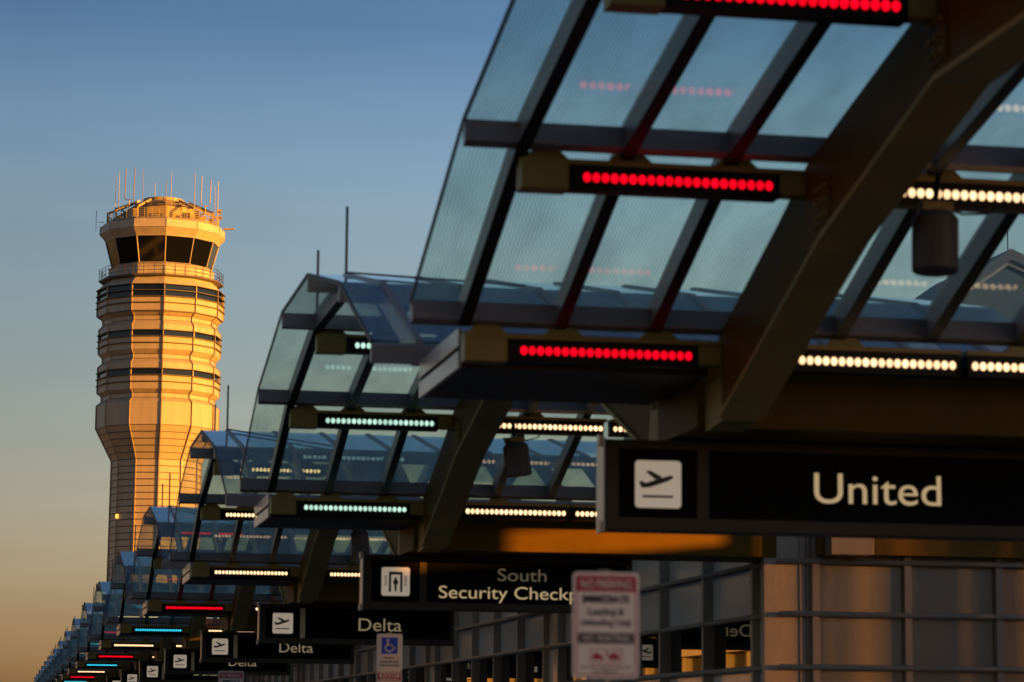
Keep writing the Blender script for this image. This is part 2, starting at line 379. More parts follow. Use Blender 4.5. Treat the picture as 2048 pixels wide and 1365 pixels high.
def build_canopy():
    root = empty("glass_canopy", (0, 0, 0))
    top, bot = offset_prof(0.0), offset_prof(0.020)
    for bi, (xa, xb) in enumerate(BAYS):
        for k in range(5):
            x0 = xa + (0.0 if bi == 0 else 0.028); x1 = xb - 0.028
            (ya, za), (yb, zb) = top[k], top[k+1]; (yc, zc), (yd, zd) = bot[k], bot[k+1]
            e = 0.012
            def L(p, q, t): return (p[0]+(q[0]-p[0])*t, p[1]+(q[1]-p[1])*t)
            ln = math.hypot(yb-ya, zb-za); t0, t1 = e/ln, 1-e/ln
            MB().prism([L(top[k], top[k+1], t0), L(top[k], top[k+1], t1), L(bot[k], bot[k+1], t1), L(bot[k], bot[k+1], t0)], 'x', x0, x1).build("glass_pane", M['glass'], root)
    m_out, m_in = offset_prof(-0.018), offset_prof(0.19)
    g_out, g_in = offset_prof(0.19), offset_prof(0.197)
    for x in MX:
        o = MB().strip(m_out, m_in, x-0.03, x+0.03).build("glazing_bar", M['bar'], root)
        MB().strip(g_out, g_in, x-0.045, x+0.045).build("underside_shade", M['matt_black'], o)  # black strip: shade of the bar's down-facing side put into colour
    # thin edge trim on the free end
    MB().strip(offset_prof(-0.008), offset_prof(0.035), XL-0.012, XL).build("edge_trim", M['matt_black'], root)
    pu_a, pu_b = offset_prof(0.024), offset_prof(0.175)
    for i, (y, z) in enumerate(PROF):
        a, b = pu_a[i], pu_b[i]
        d = Vector((b[0]-a[0], b[1]-a[1])).normalized(); n = Vector((-d.y, d.x)); w = 0.045
        q = [(a[0]-n.x*w, a[1]-n.y*w), (a[0]+n.x*w, a[1]+n.y*w), (b[0]+n.x*w, b[1]+n.y*w), (b[0]-n.x*w, b[1]-n.y*w)]
        segs = [XL-0.01] + [x for m_ in MX for x in (m_-0.047, m_+0.047)] + [XR]
        mb = MB()
        o = MB().prism(q, 'x', XL-0.005, XR).build("purlin", M['bar'], root)
    # the arch: a deep plate girder that follows the vault
    up = offset_prof(0.205)
    up.insert(1, (-4.35, up[0][1] + (up[1][1]-up[0][1])*0.66)); up.insert(-1, (4.35, up[1][1]))
    up[0] = (-5.84, up[0][1]); up[-1] = (5.84, up[-1][1])
    lo = [(-5.72, Z(2.26)), (-4.32, Z(2.76)), (-3.32, Z(3.12)), (-1.19, Z(3.63)), (1.19, Z(3.63)), (3.32, Z(3.12)), (4.32, Z(2.76)), (5.72, Z(2.26))]
    o = MB().strip(up, lo, AX0, AX1).build("arch_rib", M['arch'], root)
    lo2 = [(p[0], p[1]-0.035) for p in lo]
    MB().strip(lo, lo2, AX0-0.03, AX1+0.03).build("arch_flange", M['flange'], o)
    for sy in (-3.32, -1.19, 1.19, 3.32):
        zz = Z(3.12 if abs(sy) > 2 else 3.63)
        sp_ = MB().box((AX0-0.010, sy-0.16, zz+0.06), (AX0-0.001, sy+0.16, zz+0.36)).build("splice_plate", M['arch'], root)
        bb = MB()
        for by in (-0.10, 0.0, 0.10):
            for bz in (0.12, 0.21, 0.30): bb.tube([(AX0-0.028, sy+by, zz+bz), (AX0-0.0095, sy+by, zz+bz)], 0.014, 6)
        bb.build("bolt_group", M['flange'], sp_)
    for sgn in (-1, 1):
        foot = [(5.723, Z(2.222)), (6.1, Z(2.19)), (6.22, Z(2.19)), (6.22, Z(2.53)), (5.845, Z(2.53)), (5.845, Z(2.66)), (5.723, Z(2.66))]
        MB().prism([(sgn*a, b) for a, b in foot], 'x', AX0+0.004, AX1-0.004).build("arch_foot", M['flange'], root)
    # lightning rods on the ridge edges
    for (x, y, h) in ((3.115, -1.2, 0.66), (3.115, 1.2, 0.66)):
        MB().tube([(x, y, Z(4.345)), (x, y, Z(4.345)+0.05), (x, y, Z(4.345)+h)], 0.014, 8).build("lightning_rod", M['rod'], root)
    MB().tube([(3.115, -1.2, Z(4.36)), (3.75, -2.4, Z(4.125)), (4.4, -3.6, Z(3.89))], 0.010, 6).build("conductor_wire", M['rod'], root)
    return root

proto = build_canopy()
LEDNAME = ['red', 'pale', 'warm'] + ['red', 'cyan', 'warm'] * 6
CAN_LAB = ["nearest glass vault canopy with red light bars, cut off by the top of the frame",
           "second glass vault canopy from the camera, with pale green-white light bars and two lightning rods",
           "third glass vault canopy from the camera, with warm white light bars, beside the tower"]
for k in range(NCAN):
    c = proto if k == 0 else copy_tree(proto)
    c.location = (0, C0 + k*S, 0)
    lab = CAN_LAB[k] if k < 3 else "%s glass vault canopy from the camera, small in the receding row" % ORD[k]
    tag(c, lab, "canopy", "glass canopies along the terminal kerb")
    if k >= 8:          # too small to show rods and wires
        for ch in list(c.children):
            if ch.name.split('.')[0] in ("conductor_wire",): bpy.data.objects.remove(ch)

# gutters and main beams between the canopies
def build_gutter(xend):
    root = empty("gutter_beam", (0, 0, 0))
    MB().box((3.13, -0.92, Z(2.56)), (AX0-0.05, 0.86, Z(2.80))).build("trough", M['gutter'], root)
    MB().prism([(-0.92, Z(2.803)), (0.86, Z(2.803)), (0.76, Z(2.84)), (-0.82, Z(2.84))], 'x', 3.13, AX0-0.05).build("trough_lid", M['bar'], root)
    MB().box((3.10, -0.93, Z(2.71)), (3.128, 0.87, Z(2.845))).build("end_cap", M['endcap'], root, bevel=0.006)
    MB().box((3.10, -0.93, Z(2.552)), (3.128, 0.87, Z(2.68))).build("end_cap", M['endcap'], root, bevel=0.006)
    MB().box((AX0-0.048, -0.60, Z(2.225)), (xend, 0.60, Z(2.82))).build("box_beam", M['arch'], root)
    return root
g_near = build_gutter(16.0); g_far = build_gutter(9.60)
for k in range(NCAN):
    if k == 0: c = g_near
    elif k == 1: c = g_far
    else: c = copy_tree(g_far)
    c.location = (0, C0 + S/2 + k*S, 0)
    lab = "%s ochre gutter beam from the camera, between two glass canopies" % ORD[k]
    if k == 0: lab = "nearest gutter beam with pale end cap, directly above the large black sign"
    if k == 1: lab = "gutter beam glowing orange above the security checkpoint sign, behind the large sign"
    tag(c, lab, "beam", "gutter beams between the canopies")

# ------------------------------------------------------------------ LED light bars
NLED, PITCH = 21, 0.060
def dome_mesh(b, c, r):
    n, rings = 10, 3
    prev = None
    for i in range(rings + 1):
        a = (math.pi/2) * i / rings
        rr, dy = r*math.cos(a), -r*0.9*math.sin(a)
        if i == rings: ring = [b.bm.verts.new((c[0], c[1]+dy, c[2]))]
        else: ring = [b.bm.verts.new((c[0]+rr*math.cos(2*math.pi*k/n), c[1]+dy, c[2]+rr*1.25*math.sin(2*math.pi*k/n))) for k in range(n)]
        if prev:
            for k in range(n):
                if len(ring) == 1: b.bm.faces.new((prev[k], prev[(k+1)%n], ring[0]))
                else: b.bm.faces.new((prev[k], prev[(k+1)%n], ring[(k+1)%n], ring[k]))
        prev = ring
def bar_body(left, depth_top):
    """light bar hung under a purlin; local origin: left end of the bar, at the purlin's underside"""
    root = empty("light_bar")
    L = 1.875 if left else 1.33
    x_led = 0.43 if left else 0.055
    if left: MB().box((0, -0.12, -0.235), (0.31, 0.06, -0.065)).build("end_box", M['mustard'], root, bevel=0.008)
    MB().box((0.0 if not left else 0.002, -0.10, -0.063), (L, 0.07, -0.030)).build("rail", M['mustard'], root)
    MB().box((0.313 if left else 0.0, -0.10, -0.225), (1.70 if left else L-0.04, 0.05, -0.066)).build("housing", M['black'], root)
    if left: MB().box((1.703, -0.095, -0.20), (L, 0.05, -0.066)).build("end_block", M['mustard'], root, bevel=0.006)
    for bx in ([0.17, 0.72, 1.42] if left else [0.45]):
        MB().prism([(bx-0.15, -0.029), (bx+0.15, -0.029), (bx+0.08, 0.034), (bx-0.08, 0.034)], 'y', -0.07, 0.05).build("bracket", M['mustard'], root)
    return root, x_led
def led_row(x_led, color, root, single):
    y, z = -0.100, -0.145
    if single:
        b = MB(); dome_mesh(b, (0, 0, 0), 0.0252); first = b.build("led", M['led_'+color], root, smooth=True)
        first.location = (x_led, y, z)
        for i in range(1, NLED): add_copy(first, root, (x_led + i*PITCH, y, z))
    else:
        b = MB()
        for i in range(NLED): dome_mesh(b, (x_led + i*PITCH, y, z), 0.0252)
        b.build("led_strip", M['led_'+color], root, smooth=True)
ROWS = [(1.28, Z(4.175)-0.025, "top", 0.0), (3.79, Z(3.677)-0.036, "upper", 0.0), (5.85, Z(2.853)-0.036, "lower", 0.0)]
COLNAME = {'red': "red", 'pale': "pale green-white", 'cyan': "cyan", 'warm': "warm white"}
cache = {}
for k in range(NCAN):
    near = k < 3
    color = LEDNAME[k]
    for (ry, rz, rn, _) in ROWS:
        if k >= 5 and rn == "top": continue
        for side, x in (("left", 3.115), ("inner", 5.475), ("far inner", 6.85)):
            if k >= 6 and side == "far inner": continue
            if rn == "top" and side != "left" and k > 1: continue
            left = side == "left"; cl = color if left else 'warm'
            key = (left, cl, near)
            if key not in cache:
                r, xl = bar_body(left, 0); led_row(xl, cl, r, near); cache[key] = r; b = r
            else: b = copy_tree(cache[key])
            b.location = (x, C0 + k*S + ry, rz)
            where = {"left": "kerb-side", "inner": "first inner", "far inner": "second inner"}[side]
            tag(b, "%s %s LED light bar under the %s edge of the %s canopy" % (COLNAME[cl], where, {"top": "top", "upper": "middle", "lower": "bottom"}[rn], ORD[k]),
                "light bar", "LED light bars under the canopies")

# speakers hung under the canopies
def build_speaker():
    root = empty("loudspeaker")
    r = 0.145
    def ring(rr, z): return [(rr*math.cos(2*math.pi*i/20), rr*math.sin(2*math.pi*i/20), z) for i in range(20)]
    MB().loft([ring(r*0.93, 0), ring(r, 0.012), ring(r, 0.335), ring(r*0.8, 0.375), ring(r*0.35, 0.395)]).build("shell", M['speaker'], root)
    MB().box((-0.10, -0.06, 0.385), (0.10, 0.06, 0.44)).build("yoke", M['mustard'], root)
    MB().tube([(0, 0, 0.43), (0.02, 0.0, 0.62)], 0.02, 8).build("stem", M['black'], root)
    MB().tube([(0.05, 0, 0.42), (0.20, 0.05, 0.40), (0.38, 0.1, 0.43), (0.55, 0.2, 0.55)], 0.008, 6).build("cable", M['black'], root)
    return root
sp = build_speaker()
for k in range(4):
    s_ = sp if k == 0 else copy_tree(sp)
    s_.location = (5.61 + 0.03*k, C0 + k*S + 3.0, Z(2.85)); s_.rotation_euler = (R(-3), R((2, -8, -3, 4)[k]), R(20*k))
    tag(s_, ["brown cylindrical loudspeaker hanging under the nearest canopy", "tilted brown loudspeaker hanging under the second canopy",
             "brown loudspeaker under the third canopy, above the security checkpoint sign", "small loudspeaker under the fourth canopy, barely visible in the dark"][k],
        "loudspeaker", "loudspeakers under the canopies")

# ------------------------------------------------------------------ hanging black signs
def plane_icon(root, y, cx, cz, s, material, tilt=16):
    """take-off pictogram: fuselage with wing and tail, over a runway line"""
    def rot(p, a): return (cx + s*(p[0]*math.cos(a) - p[1]*math.sin(a)), cz + s*(p[0]*math.sin(a) + p[1]*math.cos(a)))
    a = R(tilt)
    fus = [(-0.36, -0.045), (-0.20, -0.075), (0.22, -0.055), (0.345, -0.02), (0.36, 0.02), (0.30, 0.05), (0.10, 0.05), (-0.26, 0.035), (-0.33, 0.10), (-0.39, 0.10), (-0.375, 0.0)]
    MB().prism([rot((p[0], p[1]+0.06), a) for p in fus], 'y', y-0.004, y).build("aeroplane_symbol", material, root)
    wing = [(0.10, 0.05), (-0.03, 0.05), (-0.19, 0.27), (-0.10, 0.27), (0.11, 0.08)]
    MB().prism([rot((p[0], p[1]+0.06), a) for p in wing], 'y', y-0.0045, y).build("wing_symbol", material, root)
    MB().box((cx-0.34*s, y-0.004, cz-0.285*s), (cx+0.32*s, y, cz-0.235*s)).build("runway_line", material, root)
def gate_icon(root, y, cx, cz, s, material):
    MB().prism([(cx+s*a, cz+s*b) for a, b in [(-0.24, -0.36), (-0.24, 0.34), (0.24, 0.34), (0.24, -0.36), (0.16, -0.36), (0.16, 0.24), (-0.16, 0.24), (-0.16, -0.36)]], 'y', y-0.004, y).build("gate_symbol", material, root)
    MB().prism([(cx+s*a, cz+s*b) for a, b in [(-0.03, -0.34), (0.03, -0.34), (0.04, -0.10), (0.085, -0.08), (0.085, 0.02), (0.05, 0.06), (0.03, 0.08), (0.04, 0.15), (-0.04, 0.15), (-0.03, 0.08), (-0.05, 0.06), (-0.085, 0.02), (-0.085, -0.08), (-0.04, -0.10)]], 'y', y-0.004, y).build("person_symbol", material, root)
    for sg in (-1, 1):
        for i in range(5):
            z0 = 0.16 - i*0.075
            MB().box((min(sg*0.30, sg*0.40)*s+cx, y-0.004, cz+s*z0), (max(sg*0.30, sg*0.40)*s+cx, y, cz+s*(z0+0.028))).build("ray_mark", material, root)
def build_sign(kind, lines):
    root = empty("hanging_sign")
    x0, x1, z0, z1 = 4.43, 7.90, Z(1.515), Z(2.205)
    MB().box((x0, 0.0, z0), (x1, 0.28, z1)).build("cabinet", M['signframe'], root, bevel=0.006)
    y = -0.004
    fz0, fz1 = z0+0.10, z1-0.07
    MB().box((x0+0.10, y, fz0), (5.135, 0.002, fz1)).build("icon_panel", M['signblack'], root)
    MB().box((5.235, y, fz0), (x1-0.08, 0.002, fz1)).build("text_panel", M['signblack'], root)
    MB().box((5.14, -0.014, fz0), (5.23, 0.0, fz1)).build("divider", M['signframe'] if kind != 'tan' else M['tan'], root)
    MB().box((x0-0.016, 0.02, z0-0.01), (x0-0.001, 0.26, z1+0.02)).build("end_plate", M['endcap'], root, bevel=0.004)
    for hz in (z0-0.02, z1-0.05):
        MB().box((x0-0.045, 0.05, hz), (x0-0.017, 0.12, hz+0.09)).build("hinge", M['endcap'], root, bevel=0.006)
    for hx in (5.7, 7.2):
        MB().box((hx-0.04, 0.08, z1), (hx+0.04, 0.20, Z(2.223))).build("hanger", M['black'], root)
    icx, icz = 4.835, Z(1.868)
    pl = MB().prism(rounded(icx-0.18, icz-0.18, icx+0.18, icz+0.18, 0.03), 'y', y-0.003, y+0.001).build("pictogram_plate", M['pict'], root)
    if kind == 'gate': gate_icon(pl, y-0.004, icx, icz, 0.36, M['ink'])
    else: plane_icon(pl, y-0.004, icx, icz, 0.36, M['ink'])
    for (t, cx, cz, h, w, al) in lines:
        text_part(t, "lettering", M['letter_dim' if t == "South" else 'letter_mid' if kind == 'tan' else 'letter'], root, cx, cz, y-0.001, h, w, al, bold=0.0)
    return root
sign_a = build_sign('fly', [("United", 6.576, Z(1.757), 0.235, 1.02, 'CENTER')])
sign_b = build_sign('gate', [("South", 6.46, Z(1.90), 0.158, 0.63, 'CENTER'), ("Security Checkpoint", 5.39, Z(1.672), 0.158, 2.25, 'LEFT')])
sign_c = build_sign('tan', [("Delta", 6.567, Z(1.757), 0.225, 0.77, 'CENTER')])
SIGN_LAB = ["large blurred black departures sign, nearest the camera, with a one-word name",
            "black sign with a security gate symbol and two lines of lettering",
            "black departures sign behind the blue wheelchair plate, with bright divider strip",
            "black departures sign just above and behind the farther no parking plate"]
for k in range(10):
    s_ = (sign_a, sign_b, sign_c)[k] if k < 3 else copy_tree(sign_c)
    s_.location = (0, C0 + 7.02 + k*S, 0)
    tag(s_, SIGN_LAB[k] if k < 4 else "small black departures sign, %s hanging sign from the camera" % ORD[k], "hanging sign", "black signs hanging under the canopies")

# ------------------------------------------------------------------ kerb-side plates on posts
def parking_plate(x, y, ztop, s=1.0):
    root = empty("parking_sign", (x, y, 0))
    w, h = 0.306*s, 0.475*s
    pl = MB().prism(rounded(-w/2, ztop-h, w/2, ztop, 0.022), 'y', -0.004, 0.0).build("plate", M['plate'], root)
    Y = -0.0045
    fr = 0.006
    outer, inner = rounded(-w/2+0.012, ztop-h+0.012, w/2-0.012, ztop-0.012, 0.016), rounded(-w/2+0.012+fr, ztop-h+0.012+fr, w/2-0.012-fr, ztop-0.012-fr, 0.008)
    b = MB(); n = len(outer)
    o = [b.bm.verts.new((p[0], Y, p[1])) for p in outer]; i_ = [b.bm.verts.new((p[0], Y, p[1])) for p in inner]
    o2 = [b.bm.verts.new((p[0], Y-0.0012, p[1])) for p in outer]; i2 = [b.bm.verts.new((p[0], Y-0.0012, p[1])) for p in inner]
    for k in range(n):
        q = (k+1) % n
        b.bm.faces.new((o[k], o[q], i_[q], i_[k])); b.bm.faces.new((o2[k], i2[k], i2[q], o2[q])); b.bm.faces.new((o[k], o2[k], o2[q], o[q])); b.bm.faces.new((i_[k], i_[q], i2[q], i2[k]))
    b.build("border", M['red'], pl)
    def band(name, z0, z1, m_, inset=0.024): return MB().box((-w/2+inset, Y-0.002, ztop-z1*h), (w/2-inset, Y, ztop-z0*h)).build(name, m_, pl)
    band("banner", 0.045, 0.185, M['red'], 0.014); text_part("NO PARKING", "lettering", M['plate'], pl, 0, ztop-0.158*h, Y-0.002, 0.040*s, 0.235*s, bold=0.012)
    text_part("IMMEDIATE", "lettering", M['ink'], pl, 0, ztop-0.29*h, Y, 0.034*s, 0.215*s, bold=0.02)
    text_part("Loading &", "lettering", M['ink'], pl, 0, ztop-0.405*h, Y, 0.032*s, 0.165*s)
    text_part("Unloading Only", "lettering", M['ink'], pl, 0, ztop-0.505*h, Y, 0.030*s, 0.235*s)
    band("banner", 0.575, 0.675, M['ink']); text_part("NO WAITING", "lettering", M['plate'], pl, 0, ztop-0.655*h, Y-0.002, 0.030*s, 0.22*s)
    # tow-truck pictogram in a red outline
    zc = ztop - 0.795*h
    for (a, c) in (((-0.07, zc+0.030), (0.07, zc+0.034)), ((-0.07, zc-0.034), (0.07, zc-0.030)), ((-0.074, zc-0.034), (-0.070, zc+0.034)), ((0.070, zc-0.034), (0.074, zc+0.034))):
        MB().box((a[0]*s, Y-0.001, a[1]), (c[0]*s, Y, c[1])).build("outline", M['red'], pl)
    MB().prism([(p[0]*s, zc+p[1]) for p in [(-0.062, -0.016), (-0.012, -0.016), (-0.012, 0.002), (-0.026, 0.004), (-0.034, 0.016), (-0.052, 0.016), (-0.062, 0.002)]], 'y', Y-0.0015, Y).build("car_symbol", M['red'], pl)
    MB().prism([(p[0]*s, zc+p[1]) for p in [(0.012, -0.016), (0.062, -0.016), (0.062, 0.004), (0.050, 0.006), (0.046, 0.018), (0.030, 0.018), (0.026, 0.004), (-0.006, 0.024), (-0.010, 0.020), (0.012, 0.0)]], 'y', Y-0.0015, Y).build("tow_truck_symbol", M['red'], pl)
    for zz, ww in ((0.895, 0.23), (0.935, 0.12)):
        xx = -ww/2
        while xx < ww/2:
            l = random.uniform(0.012, 0.03); MB().box((xx*s, Y-0.001, ztop-zz*h-0.006), (min(xx+l, ww/2)*s, Y, ztop-zz*h+0.004)).build("small_print", M['grey_ink'], pl); xx += l + 0.006
    MB().tube([(0, 0.035, -0.15), (0, 0.035, ztop-0.02), (0, 0.035, ztop+0.012)], 0.028, 10).build("post", M['post'], root)
    for zz in (ztop-0.03, ztop-h+0.03): MB().tube([(0, -0.012, zz), (0, 0.01, zz)], 0.008, 8).build("bolt", M['post'], root)
    return root
tag(parking_plate(2.663, 11.7, Z(0.718)), "blurred no parking plate with red top banner in front of the security checkpoint sign", "parking sign", "parking plates along the kerb")
tag(parking_plate(2.735, 32.5, Z(0.706)), "farther no parking plate at the bottom edge, below the small departures signs", "parking sign", "parking plates along the kerb")
def wheelchair_plate(x, y, ztop):
    root = empty("wheelchair_sign", (x, y, 0))
    w, h = 0.295, 0.43
    pl = MB().prism(rounded(-w/2, ztop-h, w/2, ztop, 0.02), 'y', -0.004, 0).build("plate", M['plate_cream'], root)
    Y = -0.0045; zc = ztop - 0.135
    MB().box((-0.092, Y-0.001, zc-0.092), (0.092, Y, zc+0.092)).build("blue_square", M['blue'], pl)
    y2 = Y-0.001
    MB().prism([(-0.022+0.014*math.cos(a), zc+0.062+0.014*math.sin(a)) for a in [2*math.pi*i/12 for i in range(12)]], 'y', y2-0.001, y2).build("head_symbol", M['plate'], pl)
    MB().prism([(-0.030, zc+0.046), (-0.014, zc+0.046), (-0.010, zc+0.020), (0.020, zc+0.020), (0.020, zc+0.008), (-0.006, zc+0.008), (-0.004, zc-0.002), (0.030, zc-0.002), (0.052, zc-0.040), (0.068, zc-0.034), (0.064, zc-0.024), (0.056, zc-0.026), (0.036, zc+0.010), (-0.024, zc+0.0)], 'y', y2-0.001, y2).build("body_symbol", M['plate'], pl)
    oc, r0, r1 = (-0.004, zc-0.026), 0.036, 0.049
    arc = [R(115 + i*235/16) for i in range(17)]
    MB().prism([(oc[0]+r1*math.cos(a), oc[1]+r1*math.sin(a)) for a in arc] + [(oc[0]+r0*math.cos(a), oc[1]+r0*math.sin(a)) for a in reversed(arc)], 'y', y2-0.0012, y2).build("wheel_symbol", M['plate'], pl)
    text_part("PENALTY", "lettering", M['ink'], pl, 0, ztop-0.285, Y, 0.022, 0.12)
    text_part("$100-500 FINE", "lettering", M['ink'], pl, 0, ztop-0.328, Y, 0.022, 0.20)
    text_part("TOW AWAY ZONE", "lettering", M['ink'], pl, 0, ztop-0.37, Y, 0.022, 0.215)
    z2 = ztop - h - 0.006
    p2 = MB().prism(rounded(-w/2, z2-0.43, w/2, z2, 0.02), 'y', -0.004, 0).build("lower_plate", M['plate_cream'], root)
    MB().box((-w/2+0.012, Y-0.0005, z2-0.095), (w/2-0.012, Y, z2-0.012)).build("red_panel", M['red'], p2)
    MB().box((-w/2+0.030, Y-0.0015, z2-0.055), (w/2-0.030, Y-0.0005, z2-0.024)).build("pale_strip", M['plate_cream'], p2)
    for zz, ww in ((0.040, 0.17), (0.078, 0.22)):
        xx = -ww/2
        while xx < ww/2:
            l = random.uniform(0.02, 0.05); MB().box((xx, Y-0.0026, z2-zz-0.007), (min(xx+l, ww/2), Y-0.0016, z2-zz+0.007)).build("small_print", M['red'] if zz < 0.05 else M['plate_cream'], p2); xx += l + 0.008
    MB().prism([(-0.03, z2-0.17), (0.03, z2-0.17), (0.022, z2-0.115), (-0.022, z2-0.115)], 'y', Y-0.001, Y).build("red_mark", M['red'], p2)
    MB().tube([(0, 0.035, 0.0), (0, 0.035, ztop), (0, 0.035, ztop+0.015)], 0.028, 10).build("post", M['post'], root)
    return root
tag(wheelchair_plate(4.312, 30.0, Z(1.096)), "cream plate with a blue wheelchair symbol on a post", "parking sign", "parking plates along the kerb")

# ------------------------------------------------------------------ terminal building
tb = empty("terminal_building", (14, 34, 0))
def TB(b, name, m_, parent=None, **kw):
    o = b.build(name, m_, None, **kw); o.parent = parent or tb
    o.matrix_parent_inverse = Matrix.Identity(4)
    if (parent or tb) is tb: o.location = (-14, -34, 0)
    return o
FX, FY0, FY1 = 9.75, 32.50, 250.0
ROWZ = [Z(-1.16), Z(-0.49), Z(0.175), Z(0.845), Z(1.513), Z(2.18), Z(2.85)]
TB(MB().box((FX+0.16, FY0+0.16, 0.0), (23, FY1, ROWZ[-1])), "wall", M['wall'])
piers = [FY0 + k*S for k in range(16)]
npan = 0
for k, py in enumerate(piers):
    y0 = py + 1.2
    TB(MB().box((FX-(0.30 if k == 0 else 0.10), py-0.02, 0.0), (FX+0.157, py+0.10, ROWZ[-1]-0.004)), "pier", M['mullion'])
    TB(MB().box((FX-0.03, py+0.103, 0.0), (FX+0.156, y0-0.06, ROWZ[-1]-0.004)), "pier_cladding", M['spandrel'])
    if k >= 15: continue
    nb = 5; yb = py + S - 0.03; step = (yb - y0) / nb
    for i in range(nb):
        a, b = y0 + i*step, y0 + (i+1)*step
        TB(MB().box((FX-0.125, a-0.055, 0.0), (FX+0.155, a+0.045, ROWZ[-1]-0.003)), "mullion", M['mullion'])
        if k < 7:
            for j in range(6):
                za, zb = ROWZ[j]+0.02, ROWZ[j+1]-0.02
                wn = j in (1, 3)
                TB(MB().box((FX + (0.04 if wn else 0.015), a+0.047, za), (FX+0.154, b-0.057, zb)), "window_pane" if wn else "spandrel_panel", M['window'] if wn else M['spandrel'])
        else:
            TB(MB().box((FX+0.02, a+0.047, 0.02), (FX+0.154, b-0.057, ROWZ[3]-0.02)), "spandrel_panel", M['spandrel'])
            TB(MB().box((FX+0.04, a+0.047, ROWZ[3]+0.02), (FX+0.154, b-0.057, ROWZ[4]-0.02)), "window_pane", M['window'])
            TB(MB().box((FX+0.02, a+0.047, ROWZ[4]+0.02), (FX+0.154, b-0.057, ROWZ[-1]-0.02)), "spandrel_panel", M['spandrel'])
for z in ROWZ[:-1]:
    TB(MB().tube([(FX-0.135, FY0+0.02, z), (FX-0.135, FY1, z)], 0.034, 10), "transom", M['mullion'], smooth=True)
# end wall that looks towards the camera
cols_x = [10.108 + 1.228*i for i in range(7)]
for i, x in enumerate(cols_x):
    TB(MB().box((x-0.045, FY0-0.10, 0.0), (x+0.045, FY0+0.157, ROWZ[-1]-0.002)), "mullion", M['mullion'])
    if i < len(cols_x)-1:
        for j in range(6):
            TB(MB().box((x+0.055, FY0+0.0, ROWZ[j]+0.025), (cols_x[i+1]-0.055, FY0+0.154, ROWZ[j+1]-0.025)), "end_panel", M['endpanel'])
for xa, xb, d in ((FX+0.162, FX+0.185, -0.04), (FX+0.20, FX+0.245, 0.0), (FX+0.262, FX+0.31, 0.02)):
    TB(MB().box((xa, FY0+d, 0.0), (xb, FY0+0.156, ROWZ[-1]-0.003)), "corner_strip", M['mullion'])
for z in ROWZ[:-1]:
    TB(MB().tube([(FX-0.13, FY0-0.115, z), (cols_x[-1]+0.05, FY0-0.115, z)], 0.034, 10), "transom", M['mullion'], smooth=True)
TB(MB().box((FX+0.35, FY0-0.28, Z(2.265)), (cols_x[-1]+0.05, FY0-0.12, ROWZ[-1])), "cornice", M['cornice'])
TB(MB().box((FX+0.42, FY0-0.55, Z(2.24)), (FX+0.98, FY0-0.285, Z(2.75))), "beam_bracket", M['endpanel'], bevel=0.01)
# set-back hall with a metal roof
TB(MB().box((23.0, 62, 0), (50, FY1, Z(8.6))), "hall_wall", M['wall'])
TB(MB().prism([(22.2, Z(8.6)), (51, Z(8.6)), (44, Z(9.3)), (29, Z(9.3))], 'y', 61.2, FY1+0.8), "hall_roof", M['roofmetal'])
tag(tb, "long grey panelled terminal facade with dark mirror windows beyond the signs", "terminal")

# added thin wall, unseen right of the frame: it keeps the low sun off the kerb
blocker = empty("sun_blocker", (23, 0, 0))
def wing(a, b, name="sun_blocker_wall"):
    o = MB().box(a, b).build(name, M['wall'], blocker); o.location = (-23, 0, 0)
WX0, WX1, WZ = 23.2, 23.25, Z(8.6)
# openings placed to throw sun patches on beam, end wall and plates: (y0, y1, z0, z1)
OPEN = [(18.173, 18.214, 3.4, 5.2), (21.75, 23.5, 5.30, 5.66), (23.75, 27.6, 1.6, 5.9), (37.4, 38.6, 1.5, 5.0), (51.1, 52.2, 1.5, 5.0)]
y = -4.0
for (y0, y1, z0, z1) in OPEN:
    if y0 - y > 0.001: wing((WX0, y, 0), (WX1, y0, WZ))
    wing((WX0, y0, 0), (WX1, y1, z0)); wing((WX0, y0, z1), (WX1, y1, WZ)); y = y1
wing((WX0, y, 0), (WX1, 61.1, WZ))
duty = 0.72
for i in range(63):
    duty = min(max(duty + random.uniform(-0.09, 0.09), 0.52), 0.92)
    wing((WX0, 23.75 + i*0.061, 1.6), (WX0+0.01, 23.75 + i*0.061 + 0.061*duty, 5.9), "sun_filter_slat")  # added slats, unseen, that thin and mottle the sun on the end wall
tag(blocker, "added unseen grey wall that blocks and shapes the low sun, to the right of the view", "sun blocker")

# roof pavilion seen through the glass at the right edge
PY = 95.0
pv = empty("roof_pavilion", (37.33, PY, Z(8.6)))
AP = 9.85                                            # apex above the pavilion's base
slope_l, slope_r = 0.70, 0.42
def gable(dz, ext, y0, y1, th):
    t = [(-3.6-ext, AP+dz-(3.6+ext)*slope_l), (0, AP+dz), (6.0+ext, AP+dz-(6.0+ext)*slope_r)]
    return MB().prism(t + [(p[0], p[1]-th) for p in reversed(t)], 'y', y0, y1)
gable(0, 0.3, -0.6, 8, 0.42).build("roof", M['roofmetal'], pv)
gable(-0.424, 0.0, -0.3, 7.5, 0.16).build("fascia", M['endcap'], pv)
MB().prism([(-3.3, 0), (5.7, 0), (5.7, AP-0.60-5.7*slope_r), (0, AP-0.60), (-3.3, AP-0.60-3.3*slope_l)], 'y', 0, 7.2).build("gable_wall", mat("blue gable glass", (0.03, 0.06, 0.10), 0.15, 0, spec=0.8), pv)
MB().tube([(0.1, 0, AP), (0.1, 0, AP+1.25)], 0.022, 6).build("lightning_rod", M['rod'], pv)
pv_shade = copy_tree(pv); pv_shade.location = (52.0, 86.0, Z(7.5)); pv_shade.scale = (1.9, 1.3, 1.45)  # added out of view to keep the sun off the first pavilion
tag(pv_shade, "added unseen gabled block that shades the roof lantern, outside the right edge of the frame", "roof lantern", "roof lanterns")
